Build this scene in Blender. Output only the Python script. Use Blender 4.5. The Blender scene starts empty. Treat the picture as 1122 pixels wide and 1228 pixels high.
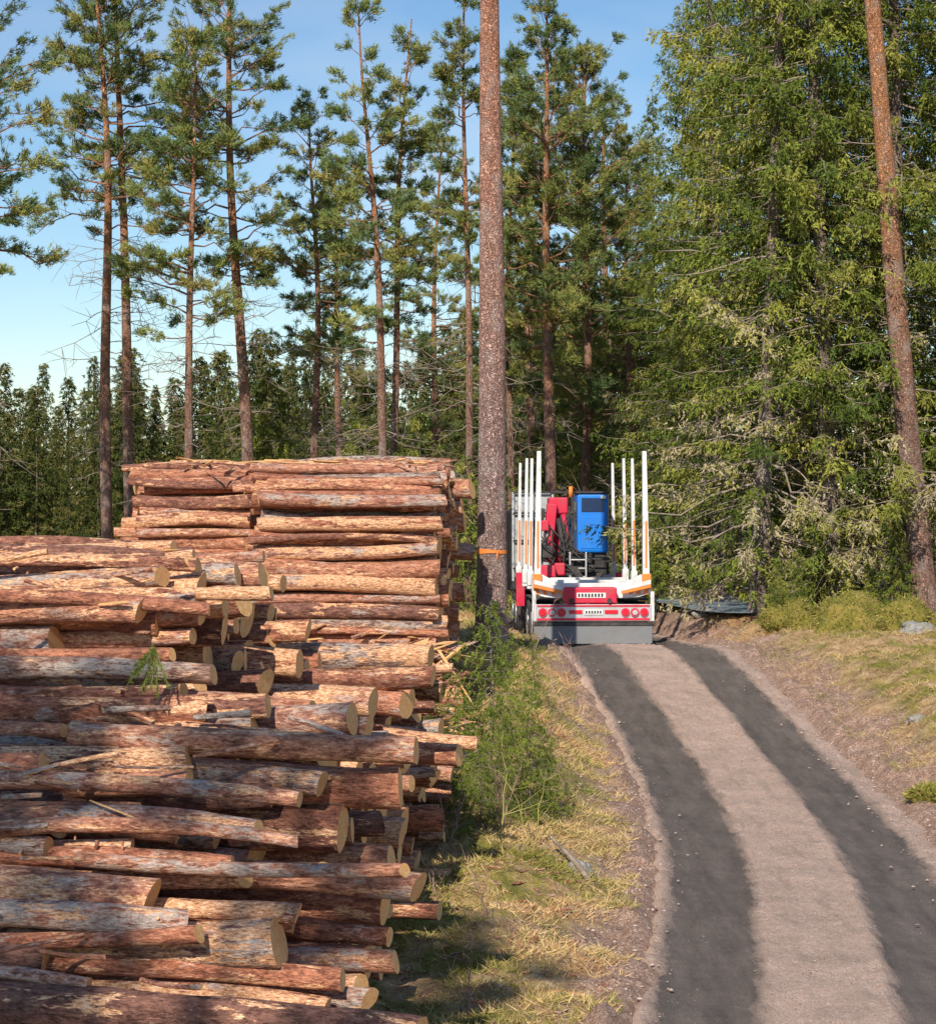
import bpy, math, numpy as np
from mathutils import Vector, noise, Matrix
R = np.random.default_rng(7)
scene = bpy.context.scene
F = 2480.0; CAMZ = 4.3; HY = 590.0
def PX(px, d): return (px-561.0)*d/F
def PZ(py, d): return CAMZ-(py-HY)*d/F

# ------------------------------------------------------------------ materials
def new_mat(name):
    m = bpy.data.materials.new(name); m.use_nodes = True
    nt = m.node_tree; nt.nodes.clear()
    out = nt.nodes.new('ShaderNodeOutputMaterial')
    b = nt.nodes.new('ShaderNodeBsdfPrincipled')
    nt.links.new(b.outputs[0], out.inputs[0])
    return m, nt, b, out
def N(nt, t, **kw):
    n = nt.nodes.new(t)
    for k, v in kw.items(): setattr(n, k, v)
    return n
def attr(nt, name, out='Fac'):
    a = N(nt, 'ShaderNodeAttribute'); a.attribute_name = name; return a.outputs[out]
def noise_n(nt, vec, scale, detail=3, rough=.6, mapping=None):
    if mapping:
        mp = N(nt, 'ShaderNodeMapping'); mp.inputs['Scale'].default_value = mapping
        nt.links.new(vec, mp.inputs[0]); vec = mp.outputs[0]
    n = N(nt, 'ShaderNodeTexNoise'); n.inputs['Scale'].default_value = scale
    n.inputs['Detail'].default_value = detail; n.inputs['Roughness'].default_value = rough
    nt.links.new(vec, n.inputs['Vector']); return n.outputs['Fac']
def ramp(nt, fac, stops, interp='LINEAR'):
    r = N(nt, 'ShaderNodeValToRGB'); r.color_ramp.interpolation = interp
    el = r.color_ramp.elements
    while len(el) < len(stops): el.new(.5)
    for e, (p, c) in zip(el, stops):
        e.position = p; e.color = (*c, 1) if len(c) == 3 else c
    nt.links.new(fac, r.inputs[0]); return r.outputs[0]
def g(v): return (v, v, v)
def mix(nt, fac, a, b, mode='MIX'):
    m = N(nt, 'ShaderNodeMix', data_type='RGBA', blend_type=mode)
    for sock, val in ((m.inputs[0], fac), (m.inputs[6], a), (m.inputs[7], b)):
        if isinstance(val, bpy.types.NodeSocket): nt.links.new(val, sock)
        elif isinstance(val, (int, float)): sock.default_value = val
        else: sock.default_value = (*val, 1)
    return m.outputs[2]
def math_n(nt, op, a, b=None, c=None):
    m = N(nt, 'ShaderNodeMath', operation=op)
    for i, v in enumerate((a, b, c)):
        if v is None: continue
        if isinstance(v, bpy.types.NodeSocket): nt.links.new(v, m.inputs[i])
        else: m.inputs[i].default_value = v
    return m.outputs[0]
def bump(nt, b, h, strength=.5, dist=.02):
    n = N(nt, 'ShaderNodeBump'); n.inputs['Strength'].default_value = strength
    n.inputs['Distance'].default_value = dist
    nt.links.new(h, n.inputs['Height']); nt.links.new(n.outputs[0], b.inputs['Normal'])
def objco(nt): return N(nt, 'ShaderNodeTexCoord').outputs['Object']

def foliage_mat(name, stops, transl=.0):
    m, nt, b, out = new_mat(name)
    nt.nodes.remove(b); b = N(nt, 'ShaderNodeBsdfDiffuse'); nt.links.new(b.outputs[0], out.inputs[0])
    c = ramp(nt, attr(nt, 'tint'), stops)
    oi = N(nt, 'ShaderNodeObjectInfo')
    k = math_n(nt, 'MULTIPLY_ADD', oi.outputs['Random'], .4, .8)
    hs = N(nt, 'ShaderNodeHueSaturation'); nt.links.new(k, hs.inputs['Value']); nt.links.new(c, hs.inputs['Color'])
    c2 = hs.outputs[0]
    nt.links.new(c2, b.inputs['Color'])
    if transl:
        t = N(nt, 'ShaderNodeBsdfTranslucent'); nt.links.new(c2, t.inputs[0])
        ms = N(nt, 'ShaderNodeMixShader'); ms.inputs[0].default_value = transl
        nt.links.new(b.outputs[0], ms.inputs[1]); nt.links.new(t.outputs[0], ms.inputs[2])
        nt.links.new(ms.outputs[0], out.inputs[0])
    return m
M_pine = foliage_mat('pine_needles', [(0, (.09, .14, .055)), (.45, (.2, .245, .075)), (.8, (.33, .32, .085)), (.97, (.42, .32, .12)), (1, (.36, .24, .13))])
M_spruce = foliage_mat('spruce_needles', [(0, (.07, .105, .025)), (.4, (.18, .215, .04)), (.75, (.34, .33, .07)), (.85, (.39, .33, .15)), (1, (.42, .35, .25))])
M_far = foliage_mat('far_needles', [(0, (.045, .065, .022)), (.4, (.095, .11, .03)), (.75, (.18, .16, .05)), (1, (.26, .18, .1))])
M_young = foliage_mat('young_needles', [(0, (.1, .14, .025)), (.5, (.19, .24, .04)), (1, (.32, .33, .07))], .2)
M_grass = foliage_mat('grass_blades', [(0, (.11, .14, .02)), (.3, (.24, .23, .05)), (.5, (.5, .37, .14)), (.8, (.7, .51, .27)), (1, (.45, .24, .12))])

def bark_mat(name, low, high, z0, z1, flake, sc=1.):
    m, nt, b, out = new_mat(name)
    co = objco(nt)
    sx = N(nt, 'ShaderNodeSeparateXYZ'); nt.links.new(co, sx.inputs[0])
    mr = N(nt, 'ShaderNodeMapRange'); nt.links.new(sx.outputs[2], mr.inputs[0])
    mr.inputs[1].default_value = z0; mr.inputs[2].default_value = z1
    base = mix(nt, mr.outputs[0], low, high)
    vo = N(nt, 'ShaderNodeTexVoronoi'); vo.feature = 'DISTANCE_TO_EDGE'; vo.inputs['Scale'].default_value = 15*sc
    mp = N(nt, 'ShaderNodeMapping'); mp.inputs['Scale'].default_value = (1, 1, .28)
    wn = N(nt, 'ShaderNodeTexNoise'); wn.inputs['Scale'].default_value = 9; nt.links.new(co, wn.inputs['Vector'])
    wa = N(nt, 'ShaderNodeVectorMath', operation='MULTIPLY_ADD'); nt.links.new(wn.outputs['Color'], wa.inputs[0]); wa.inputs[1].default_value = (.4, .4, .8); nt.links.new(co, wa.inputs[2])
    nt.links.new(wa.outputs[0], mp.inputs[0]); nt.links.new(mp.outputs[0], vo.inputs['Vector'])
    crack = ramp(nt, vo.outputs['Distance'], [(.0, g(0)), (.26, g(1))])
    n2 = noise_n(nt, co, 24, 4, .65, (1, 1, .5)); n3 = noise_n(nt, co, 4, 3, .6, (1, 1, .5))
    c = mix(nt, crack, mix(nt, 1.0, base, flake, 'MULTIPLY'), base)
    c = mix(nt, 1.0, c, ramp(nt, n2, [(.32, g(.42)), (.68, g(1.5))]), 'MULTIPLY')
    c = mix(nt, ramp(nt, n3, [(.48, g(0)), (.66, g(.5))]), c, (.55, .45, .4))
    nt.links.new(c, b.inputs['Base Color']); b.inputs['Roughness'].default_value = .9
    bump(nt, b, math_n(nt, 'ADD', crack, n2), 1., .03)
    return m
M_pbark = bark_mat('pine_bark', (.45, .27, .2), (.75, .36, .17), 4, 10, (.5, .42, .42), 1.3)
M_cbark = bark_mat('old_pine_bark', (.58, .4, .35), (.82, .4, .25), 3.5, 11, (.42, .34, .34), 1.1)
M_sbark = bark_mat('spruce_bark', (.44, .35, .28), (.42, .31, .24), 4, 12, (.55, .5, .5), 1.5)
m, nt, b, out = new_mat('dead_twig'); M_twig = m
c = ramp(nt, noise_n(nt, objco(nt), 6, 2), [(.3, (.18, .13, .1)), (.7, (.42, .34, .27))])
nt.links.new(c, b.inputs['Base Color']); b.inputs['Roughness'].default_value = .9

# log bark
m, nt, b, out = new_mat('log_bark'); M_log = m
lc = attr(nt, 'lc', 'Vector'); rnd = attr(nt, 'tint')
nA = noise_n(nt, lc, 3.2, 4, .68, (.55, 3.4, 3.4))
nB = noise_n(nt, lc, 10, 4, .75, (.8, 2.2, 2.2))
nC = noise_n(nt, lc, 40, 3, .75, (.5, 1.5, 1.5))
nD = noise_n(nt, lc, 1.4, 2, .6, (1, 3, 3))
barkc = ramp(nt, rnd, [(0, (.3, .14, .1)), (.25, (.58, .22, .12)), (.5, (.74, .33, .19)), (.75, (.62, .27, .17)), (1, (.4, .26, .2))])
barkc = mix(nt, ramp(nt, nB, [(.38, g(0)), (.54, g(1))]), mix(nt, 1., barkc, (.4, .33, .33), 'MULTIPLY'), barkc)
liF = ramp(nt, math_n(nt, 'ADD', math_n(nt, 'MULTIPLY', nB, .5), math_n(nt, 'MULTIPLY_ADD', rnd, .14, math_n(nt, 'MULTIPLY', nD, .5))), [(.605, g(0)), (.675, g(.85))])
barkc = mix(nt, liF, barkc, (.56, .47, .41))
pk = math_n(nt, 'ADD', math_n(nt, 'MULTIPLY', nA, .75), math_n(nt, 'MULTIPLY', nB, .3))
fr = math_n(nt, 'FRACT', math_n(nt, 'MULTIPLY', rnd, 17.3))
pk = math_n(nt, 'ADD', pk, math_n(nt, 'MULTIPLY_ADD', math_n(nt, 'POWER', fr, 3.), .15, -.05))
pe = ramp(nt, pk, [(.55, g(0)), (.57, g(1))])
wood = ramp(nt, nC, [(.3, (.72, .28, .11)), (.5, (.88, .46, .24)), (.7, (.95, .68, .46))])
c = mix(nt, pe, barkc, wood)
c = mix(nt, 1., c, ramp(nt, nC, [(.3, g(.45)), (.5, g(1.)), (.7, g(1.4))]), 'MULTIPLY')
nt.links.new(c, b.inputs['Base Color']); b.inputs['Roughness'].default_value = .8
h = math_n(nt, 'ADD', math_n(nt, 'MULTIPLY', nB, 1.2), math_n(nt, 'MULTIPLY', nC, .6))
bump(nt, b, h, 1., .04)
# log end
m, nt, b, out = new_mat('log_cut_end'); M_end = m
lc = attr(nt, 'lc', 'Vector'); rad = attr(nt, 'rad')
n1 = noise_n(nt, lc, 14, 2); n2 = noise_n(nt, lc, 60, 2)
wv = math_n(nt, 'SINE', math_n(nt, 'MULTIPLY_ADD', n1, 3., math_n(nt, 'MULTIPLY', rad, 420.)))
c = ramp(nt, n1, [(.3, (.95, .46, .15)), (.7, (.98, .64, .3))])
c = mix(nt, 1., c, ramp(nt, math_n(nt, 'MULTIPLY_ADD', wv, .25, .5), [(0, g(.8)), (1, g(1.05))]), 'MULTIPLY')
c = mix(nt, 1., c, ramp(nt, n2, [(.3, g(.7)), (.7, g(1.1))]), 'MULTIPLY')
c = mix(nt, ramp(nt, attr(nt, 'tint'), [(.4, g(0)), (1, g(.4))]), c, (.5, .26, .13))
nt.links.new(c, b.inputs['Base Color']); b.inputs['Roughness'].default_value = .8

# ------------------------------------------------------------------ mesh builder
class MB:
    def __init__(s): s.v=[]; s.f=[]; s.k=[]; s.m=[]; s.t=[]; s.lc=[]; s.rad=[]; s.n=0; s.sm=[]
    def add(s, v, faces, mat=0, tint=.5, lc=None, rad=0., smooth=True):
        v = np.asarray(v, float).reshape(-1, 3); faces = np.asarray(faces, int)
        s.v.append(v); s.f.append((faces+s.n).ravel()); s.k.append(np.full(len(faces), faces.shape[1]))
        s.m.append(np.full(len(faces), mat)); s.sm.append(np.full(len(faces), smooth))
        s.t.append(np.broadcast_to(tint, (len(v),)).astype(float))
        s.lc.append(v if lc is None else lc); s.rad.append(np.broadcast_to(rad, (len(v),)).astype(float))
        s.n += len(v)
    def tubes(s, P, Rr, sides=4, mat=0, tint=.5):
        P = np.asarray(P, float); Rr = np.asarray(Rr, float); n, k, _ = P.shape
        d = P[:, -1]-P[:, 0]; d /= np.linalg.norm(d, axis=1, keepdims=True)+1e-9
        ref = np.where(np.abs(d[:, 2:3]) > .8, np.array([[1., 0, 0]]), np.array([[0, 0, 1.]]))
        u = np.cross(d, ref); u /= np.linalg.norm(u, axis=1, keepdims=True); w = np.cross(d, u)
        a = np.arange(sides)*2*np.pi/sides
        ring = np.cos(a)[None, :, None]*u[:, None]+np.sin(a)[None, :, None]*w[:, None]
        V = P[:, :, None]+Rr[:, :, None, None]*ring[:, None]
        i = np.arange(k-1)[:, None]*sides; j = np.arange(sides)[None]; jn = (j+1) % sides
        q = np.stack([i+j, i+jn, i+sides+jn, i+sides+j], -1).reshape(-1, 4)
        fc = (q[None]+(np.arange(n)*k*sides)[:, None, None]).reshape(-1, 4)
        t = np.repeat(np.broadcast_to(tint, (n,)), k*sides)
        s.add(V.reshape(-1, 3), fc, mat, t)
    def slivers(s, B, D, W, mat=0, tint=.5, curve=None):
        n = len(B)
        r = R.normal(size=(n, 3)); w = np.cross(D, r); w /= np.linalg.norm(w, axis=1, keepdims=True)+1e-9
        w *= np.asarray(W).reshape(-1, 1)*.5
        V = np.stack([B-w, B+w, B+D*.55+w*.8, B+D, B+D*.55-w*.8], 1) if curve else np.stack([B-w, B+w, B+D], 1)
        kk = V.shape[1]
        fc = np.arange(n*kk).reshape(n, kk)
        s.add(V.reshape(-1, 3), fc, mat, np.repeat(np.broadcast_to(tint, (n,)), kk), smooth=False)
    def build(s, name, mats, loc=(0, 0, 0), parent=None):
        v = np.concatenate(s.v); f = np.concatenate(s.f); k = np.concatenate(s.k)
        me = bpy.data.meshes.new(name); me.vertices.add(len(v)); me.vertices.foreach_set('co', v.ravel())
        me.loops.add(len(f)); me.loops.foreach_set('vertex_index', f.astype(np.int32))
        me.polygons.add(len(k)); me.polygons.foreach_set('loop_start', (np.cumsum(k)-k).astype(np.int32))
        me.polygons.foreach_set('loop_total', k.astype(np.int32))
        me.polygons.foreach_set('material_index', np.concatenate(s.m).astype(np.int32))
        me.polygons.foreach_set('use_smooth', np.concatenate(s.sm).astype(bool))
        for mt in mats: me.materials.append(mt)
        me.update(calc_edges=True)
        a = me.attributes.new('tint', 'FLOAT', 'POINT'); a.data.foreach_set('value', np.concatenate(s.t).astype(np.float32))
        if mats[0] is M_log:
            a = me.attributes.new('rad', 'FLOAT', 'POINT'); a.data.foreach_set('value', np.concatenate(s.rad).astype(np.float32))
            a = me.attributes.new('lc', 'FLOAT_VECTOR', 'POINT'); a.data.foreach_set('vector', np.concatenate(s.lc).astype(np.float32).ravel())
        o = bpy.data.objects.new(name, me); o.location = loc; scene.collection.objects.link(o)
        if parent: o.parent = parent
        return o
def inst(name, src, loc, sc, rot, parent=None):
    o = bpy.data.objects.new(name, src.data); o.location = loc; o.scale = sc; o.rotation_euler = rot
    scene.collection.objects.link(o)
    if parent: o.parent = parent
    return o
def empty(name, loc=(0, 0, 0)):
    e = bpy.data.objects.new(name, None); e.location = loc; scene.collection.objects.link(e); return e

# ------------------------------------------------------------------ terrain
def smooth_tab(xs, ys, sig=1.5):
    t = np.arange(-20, 200, .1); v = np.interp(t, xs, ys)
    kx = np.arange(-60, 61)*.1; kk = np.exp(-.5*(kx/sig)**2); kk /= kk.sum()
    v = np.convolve(np.pad(v, 60, mode='edge'), kk, 'valid')
    return lambda y: np.interp(y, t, v)
road_c = smooth_tab([0, 10, 16.5, 22, 26, 33, 40, 46, 60, 80], [1.75, 2.1, 2.95, 3.65, 4.0, 4.1, 3.7, 3.0, 1.6, 0], 2)
road_z = smooth_tab([0, 27, 33, 38, 41.5, 44, 50, 80], [0, 0, .2, .75, 1.2, 1.05, .9, .8], .9)
hL = smooth_tab([0, 16, 24, 31, 38, 46, 70], [.1, .12, .3, .8, 1.45, 1.55, 1.6], 1.5)
hR = smooth_tab([0, 20, 28, 36, 42, 50, 70], [.5, .55, .7, 1.15, 1.5, 1.7, 1.7], 1.5)
def sstep(a, b, x):
    t = np.clip((x-a)/(b-a), 0, 1); return t*t*(3-2*t)
def nz(x, y, s, o=0): return noise.noise(Vector((x*s+o, y*s+o*1.7, o)))
def offl(lat, y):
    return abs(lat)+((.42+.14*nz(0, y, .7, 21)+.1*nz(0, y, 2.6, 23)) if lat < 0 else (.2+.12*nz(0, y, .7, 31)+.1*nz(0, y, 2.6, 33)))
PCX, PCY = PX(858, 51), 51.
def height(x, y, detail=True):
    lat = x-float(road_c(y)); zr = float(road_z(y))
    wl = float(sstep(-1.7, -3.3, lat)); wr = float(sstep(1.9, 4.2, lat))
    z = zr*(1-wl-wr)+float(hL(y))*wl+float(hR(y))*wr
    off = offl(lat, y)
    if off < 2.45: z -= .09*(1-float(sstep(1.95, 2.15, off)))
    if y < 58 and detail:
        k = float(sstep(1.95, 2.4, off))
        z += k*(.15*nz(x, y, .8)+.08*nz(x, y, 2.3, 5)+.05*nz(x, y, 6, 9)+.03*nz(x, y, 13, 12))
        z += .1*math.exp(-((off-2.28)/.15)**2)*(.7+1.5*nz(x, y, 2.5, 3))
    q = ((x-PCX)/1.1)**2+((y-PCY)/3.6)**2
    if q < 2.2: 
        k = 1-float(sstep(.7, 2.2, q)); z = z*(1-k)+1.5*k
    return z
xs = np.concatenate([-np.geomspace(9, 1800, 26)[::-1], np.arange(-3.5, 13, .07), np.geomspace(13.5, 1800, 26)])
xs = np.sort(np.concatenate([xs, np.arange(-8.5, -3.5, .25)]))
ys = np.concatenate([np.array([-1500, -500, -150, -50, -20, -5, 2, 6, 9]), np.arange(10.5, 55, .08), np.geomspace(56, 2500, 40)])
V = [(x, y, height(x, y)) for y in ys for x in xs]
nx, ny = len(xs), len(ys)
i = np.arange(ny-1)[:, None]*nx+np.arange(nx-1)[None]
q = np.stack([i, i+1, i+nx+1, i+nx], -1).reshape(-1, 4)
Va = np.array(V)
latv = Va[:, 0]-road_c(Va[:, 1]); latv = np.where(latv < 0, -latv+.4, latv-.25); latv = np.where(Va[:, 1] > 120, 10, latv)
m, nt, b, out = new_mat('forest_floor'); M_ground = m
co = objco(nt); d = attr(nt, 'tint')
n1 = noise_n(nt, co, .9, 4, .6); n2 = noise_n(nt, co, 5, 4, .7); n3 = noise_n(nt, co, 38, 3, .75)
moss = ramp(nt, n2, [(.3, (.12, .11, .02)), (.5, (.27, .24, .035)), (.7, (.43, .33, .08))])
dry = ramp(nt, n2, [(.3, (.3, .16, .08)), (.5, (.55, .35, .17)), (.7, (.7, .5, .29))])
c = mix(nt, ramp(nt, n1, [(.42, g(0)), (.54, g(1))]), moss, dry)
dirt = ramp(nt, n3, [(.28, (.2, .105, .07)), (.5, (.52, .33, .24)), (.72, (.8, .6, .48))])
dirt = mix(nt, ramp(nt, n2, [(.4, g(.55)), (.6, g(0))]), dirt, (.26, .14, .09))
mr = N(nt, 'ShaderNodeMapRange'); mr.inputs[1].default_value = 2.4; mr.inputs[2].default_value = 2.9
mr.inputs[3].default_value = 1; mr.inputs[4].default_value = 0
nt.links.new(math_n(nt, 'ADD', d, math_n(nt, 'MULTIPLY_ADD', n1, 2.4, -1.2)), mr.inputs[0])
c = mix(nt, mr.outputs[0], c, dirt)
c = mix(nt, 1., c, ramp(nt, n3, [(.25, g(.55)), (.7, g(1.25))]), 'MULTIPLY')
nt.links.new(c, b.inputs['Base Color']); b.inputs['Roughness'].default_value = .95
bump(nt, b, math_n(nt, 'ADD', n2, math_n(nt, 'MULTIPLY', n3, .5)), 1., .08)
gm = MB(); gm.add(Va, q, 0, latv); gm.build('ground', [M_ground])
# small pond beyond the verge
m, nt, b, out = new_mat('water'); b.inputs['Base Color'].default_value = (.3, .4, .5, 1); b.inputs['Roughness'].default_value = .2
bump(nt, b, noise_n(nt, objco(nt), 6, 3), .35, .08)
a = np.linspace(0, 2*np.pi, 40, endpoint=False)
mb = MB(); mb.add(np.stack([1.35*np.cos(a)*(1+.1*np.sin(3*a)), 4.4*np.sin(a), 0*a], 1), [list(range(40))]); mb.build('pond', [m], (PCX, PCY, 1.57))

# road
ry = np.arange(9, 75, .06); rl = np.arange(-2.2, 2.31, .05)
V = []; L = []
for y in ry:
    cx = float(road_c(y)); zr = float(road_z(y)); wob = .07*nz(0, y, .35, 2)
    for l in rl:
        z = zr
        for tc in (-1.04, 1.02):
            dd = (l-tc-wob)/.44
            z -= .05*math.exp(-dd**4)
            z += .03*math.exp(-((abs(l-tc-wob)-.52)/.07)**2)*(.7+1.6*nz(l*3, y, 3, 4))
        z += .025*nz(cx+l, y, 1.7, 3)+.016*nz(cx+l, y, 7, 1)+.01*nz(cx+l, y, 15, 6)
        z -= .13*float(sstep(1.97, 2.15, offl(l, y)))
        V.append((cx+l, y, z)); L.append(l-wob)
nx = len(rl); i = np.arange(len(ry)-1)[:, None]*nx+np.arange(nx-1)[None]
q = np.stack([i, i+1, i+nx+1, i+nx], -1).reshape(-1, 4)
m, nt, b, out = new_mat('gravel_road'); M_road = m
co = objco(nt); l = attr(nt, 'tint')
n1 = noise_n(nt, co, 1.6, 3); n2 = noise_n(nt, co, 14, 4, .75); n3 = noise_n(nt, co, 60, 3, .8)
n4 = noise_n(nt, co, 5, 4, .7, (1, .16, 1))
dt = math_n(nt, 'ABSOLUTE', math_n(nt, 'SUBTRACT', math_n(nt, 'ABSOLUTE', l), 1.03))
dt = math_n(nt, 'ADD', dt, math_n(nt, 'MULTIPLY_ADD', n4, .34, -.17))
dt = math_n(nt, 'ADD', dt, math_n(nt, 'MULTIPLY_ADD', n2, .16, -.08))
tr = ramp(nt, dt, [(.39, g(1)), (.53, g(0))])
grav = ramp(nt, n3, [(.3, (.3, .19, .14)), (.5, (.76, .54, .43)), (.68, (1., .84, .72))])
grav = mix(nt, ramp(nt, n2, [(.44, g(0)), (.62, g(.6))]), grav, (.58, .35, .24))
grav = mix(nt, 1., grav, ramp(nt, n1, [(.3, g(.82)), (.7, g(1.12))]), 'MULTIPLY')
grav = mix(nt, ramp(nt, n4, [(.52, g(0)), (.64, g(.4))]), grav, (.38, .28, .22))
dark = ramp(nt, n4, [(.3, (.1, .08, .068)), (.7, (.2, .16, .135))])
dark = mix(nt, 1., dark, ramp(nt, n3, [(.3, g(.6)), (.7, g(1.4))]), 'MULTIPLY')
c = mix(nt, tr, grav, dark)
nt.links.new(c, b.inputs['Base Color']); b.inputs['Roughness'].default_value = .9
hh = math_n(nt, 'MULTIPLY', math_n(nt, 'ADD', math_n(nt, 'MULTIPLY', n2, .9), n3), math_n(nt, 'MULTIPLY_ADD', tr, -.5, 1.))
bump(nt, b, hh, 1., .035)
rm = MB(); rm.add(V, q, 0, np.array(L)); rm.build('gravel_road', [M_road])

# ------------------------------------------------------------------ logs
def add_log(mb, x0, x1, y, z, r, yaw=0, pitch=0, sides=14, segs=11, xref=None, stubs=0):
    L = x1-x0; cx = (x0+x1)/2
    if xref is not None: y = y+math.tan(yaw)*(cx-xref)
    s = np.linspace(-.5, .5, segs)
    tap = R.uniform(-.18, .18)
    bend = R.normal(0, .016, 2)*L; ph = R.uniform(0, 100, 3); rnd = R.uniform(0, 1)
    a = np.arange(sides)*2*np.pi/sides
    S, A = np.meshgrid(s, a, indexing='ij')
    rr = r*(1+tap*S*2)*(1+.07*np.sin(2*A+ph[0])+.045*np.sin(3*A+ph[1]+S*5)+.04*np.sin(S*L*7+ph[2]))*(1+R.normal(0, .028, S.shape))
    X = S*L+0.0; Y = rr*np.cos(A)+bend[0]*(.25-S**2)*4; Z = rr*np.sin(A)+bend[1]*(.25-S**2)*4
    cy, sy = math.cos(yaw), math.sin(yaw); cp, sp = math.cos(pitch), math.sin(pitch)
    sk = R.normal(0, .18, 2); X = X+np.where(np.abs(S) > .49, (Y*sk[0]+Z*sk[1]), 0)
    Pl = np.stack([X, Y, Z], -1).reshape(-1, 3)
    def tf(P):
        x = P[:, 0]*cp-P[:, 2]*sp; zz = P[:, 0]*sp+P[:, 2]*cp
        return np.stack([cx+x*cy-P[:, 1]*sy, y+x*sy+P[:, 1]*cy, z+zz], 1)
    i = np.arange(segs-1)[:, None]*sides; j = np.arange(sides)[None]; jn = (j+1) % sides
    q = np.stack([i+j, i+jn, i+sides+jn, i+sides+j], -1).reshape(-1, 4)
    off = R.uniform(-50, 50, 3)
    mb.add(tf(Pl), q, 0, rnd, Pl+off)
    for k in range(stubs):   # knots / branch stubs
        xx = R.uniform(-.45, .45)*L; aa = R.uniform(2.2, 5.2); d_ = np.array([R.normal(0, .3), math.cos(aa), math.sin(aa)])
        p0 = np.array([xx, 0, 0])+d_*r*.75; p1 = p0+d_*(r*.3+R.uniform(.01, .05)); w_ = R.uniform(.01, .02)
        rg = [np.array([math.cos(t_)*w_, 0, 0])+np.array([0, -math.sin(aa), math.cos(aa)])*math.sin(t_)*w_ for t_ in np.arange(5)*1.2566]
        Vv = np.array([p0+v_ for v_ in rg]+[p1+v_*.7 for v_ in rg]+[p1]); jj = np.arange(5)
        mb.add(tf(Vv), np.stack([jj, (jj+1) % 5, 5+(jj+1) % 5, 5+jj], 1), 0, rnd, Vv+off)
        mb.add(tf(Vv), np.stack([5+jj, 5+(jj+1) % 5, np.full(5, 10)], 1), 1, rnd, Vv+off, .03)
    for e in (0, segs-1):
        ring = Pl[e*sides:(e+1)*sides]; ctr = ring.mean(0)
        V = np.vstack([ring, ctr[None]])
        jj = np.arange(sides); f = np.stack([jj, (jj+1) % sides, np.full(sides, sides)], 1)
        if e == 0: f = f[:, ::-1]
        rd = np.append(np.full(sides, r), 0)
        mb.add(tf(V), f, 1, rnd, V+off, rd, smooth=False)
def pack(y0, y1, zb, prof, rfn, maxn=900, cand=90):
    C = np.zeros((0, 3)); outl = []
    for it in range(maxn):
        r = rfn()
        yy = R.uniform(y0+r, y1-r, cand)
        z = np.array([zb(v) for v in yy])+r
        if len(C):
            dy = np.abs(yy[:, None]-C[None, :, 0]); rs = r+C[None, :, 2]
            zz = np.where(dy < rs, C[None, :, 1]+np.sqrt(np.maximum(rs**2-dy**2, 0)), -9)
            z = np.maximum(z, zz.max(1))
        ok = z+r < prof(yy)
        if not ok.any(): continue
        k = np.argmin(np.where(ok, z, 99)); C = np.vstack([C, [yy[k], z[k]-.004, r]]); outl.append((yy[k], z[k], r))
    return outl
rnear = lambda: float(np.clip(R.gamma(11, .0097), .055, .16))
def slab(mb, p, L, w, t, yaw, pitch, roll, mt=None):
    M = Matrix.Rotation(yaw, 3, 'Z') @ Matrix.Rotation(pitch, 3, 'Y') @ Matrix.Rotation(roll, 3, 'X')
    Vv = []
    for sx, k in ((-.5, R.uniform(.2, 1)), (0, 1), (.5, R.uniform(.1, .8))):
        for a, bb in ((-1, -1), (1, -1), (1, 1), (-1, 1)):
            v = M @ Vector((sx*L+R.normal(0, L*.06), a*w*.5*k, bb*t*.5*k+R.normal(0, t*.15))); Vv.append((p[0]+v.x, p[1]+v.y, p[2]+v.z))
    f = []
    for s_ in (0, 4):
        for j in range(4): f.append((s_+j, s_+(j+1) % 4, s_+4+(j+1) % 4, s_+4+j))
    f += [(3, 2, 1, 0), (8, 9, 10, 11)]
    Va = np.array(Vv); mb.add(Va, f, int(R.random() < .6) if mt is None else mt, R.uniform(0, 1), Va+R.uniform(-50, 50, 3), .05, smooth=False)
# near pile
mb = MB(); deb = MB()
prof = lambda y: np.interp(y, [13.2, 13.5, 14.3, 15.3, 16.4, 16.9, 17.8, 21, 22.2], [.3, 1.0, 1.75, 2.4, 2.75, 3.3, 3.74, 3.75, 2.6])
for (y, z, r) in pack(13.1, 22.2, lambda v: .12, prof, rnear, 1050):
    surf = float(prof(y))-z < .45
    if R.random() < (.24 if surf and z < 3.3 else .08): continue
    up = z > 2.65
    if up: xe = -2.3+R.normal(0, .3)-.6*(R.random() < .3); Lg = R.uniform(2.6, 4.)
    else:
        xe = R.choice([-.7, -1.15, -1.7, -2.3, -2.95], p=[.22, .22, .18, .2, .18])+R.normal(0, .2)-.1*max(0, 1.4-z)
        if R.random() < .07: xe += .45
        Lg = R.uniform(2.2, 3.6)
    yaw = -.2+R.normal(0, .07)
    add_log(mb, xe-Lg, xe, y, z, r, yaw, R.normal(0, .028), xref=-1.8, stubs=int(R.random()*3.5) if surf else 0)
    if xe < -1.5 and R.random() < .85:
        xl = xe-Lg-R.uniform(.0, .1); add_log(mb, xl-2.5, xl, y, z, r*R.uniform(.8, 1), yaw, 0, xref=-1.8, segs=6)
    if R.random() < .15: slab(deb, (xe-R.uniform(.1, 2), y-.05, z+r), R.uniform(.1, .45), R.uniform(.02, .06), .012, R.uniform(0, 6), R.normal(0, .2), R.normal(0, .4))
for k in range(22):
    y = R.uniform(13.6, 18.0); xe = R.uniform(-3.6, -.7) if y < 16.3 else R.uniform(-4, -2.3)
    add_log(mb, xe-R.uniform(.4, 1.0), xe, y-.05, float(prof(y))-R.uniform(.0, .2), R.uniform(.01, .025), R.normal(0, .5), R.normal(0, .15), 8, 7)
mb.build('log_pile', [M_log, M_end])
mb = MB()
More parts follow.
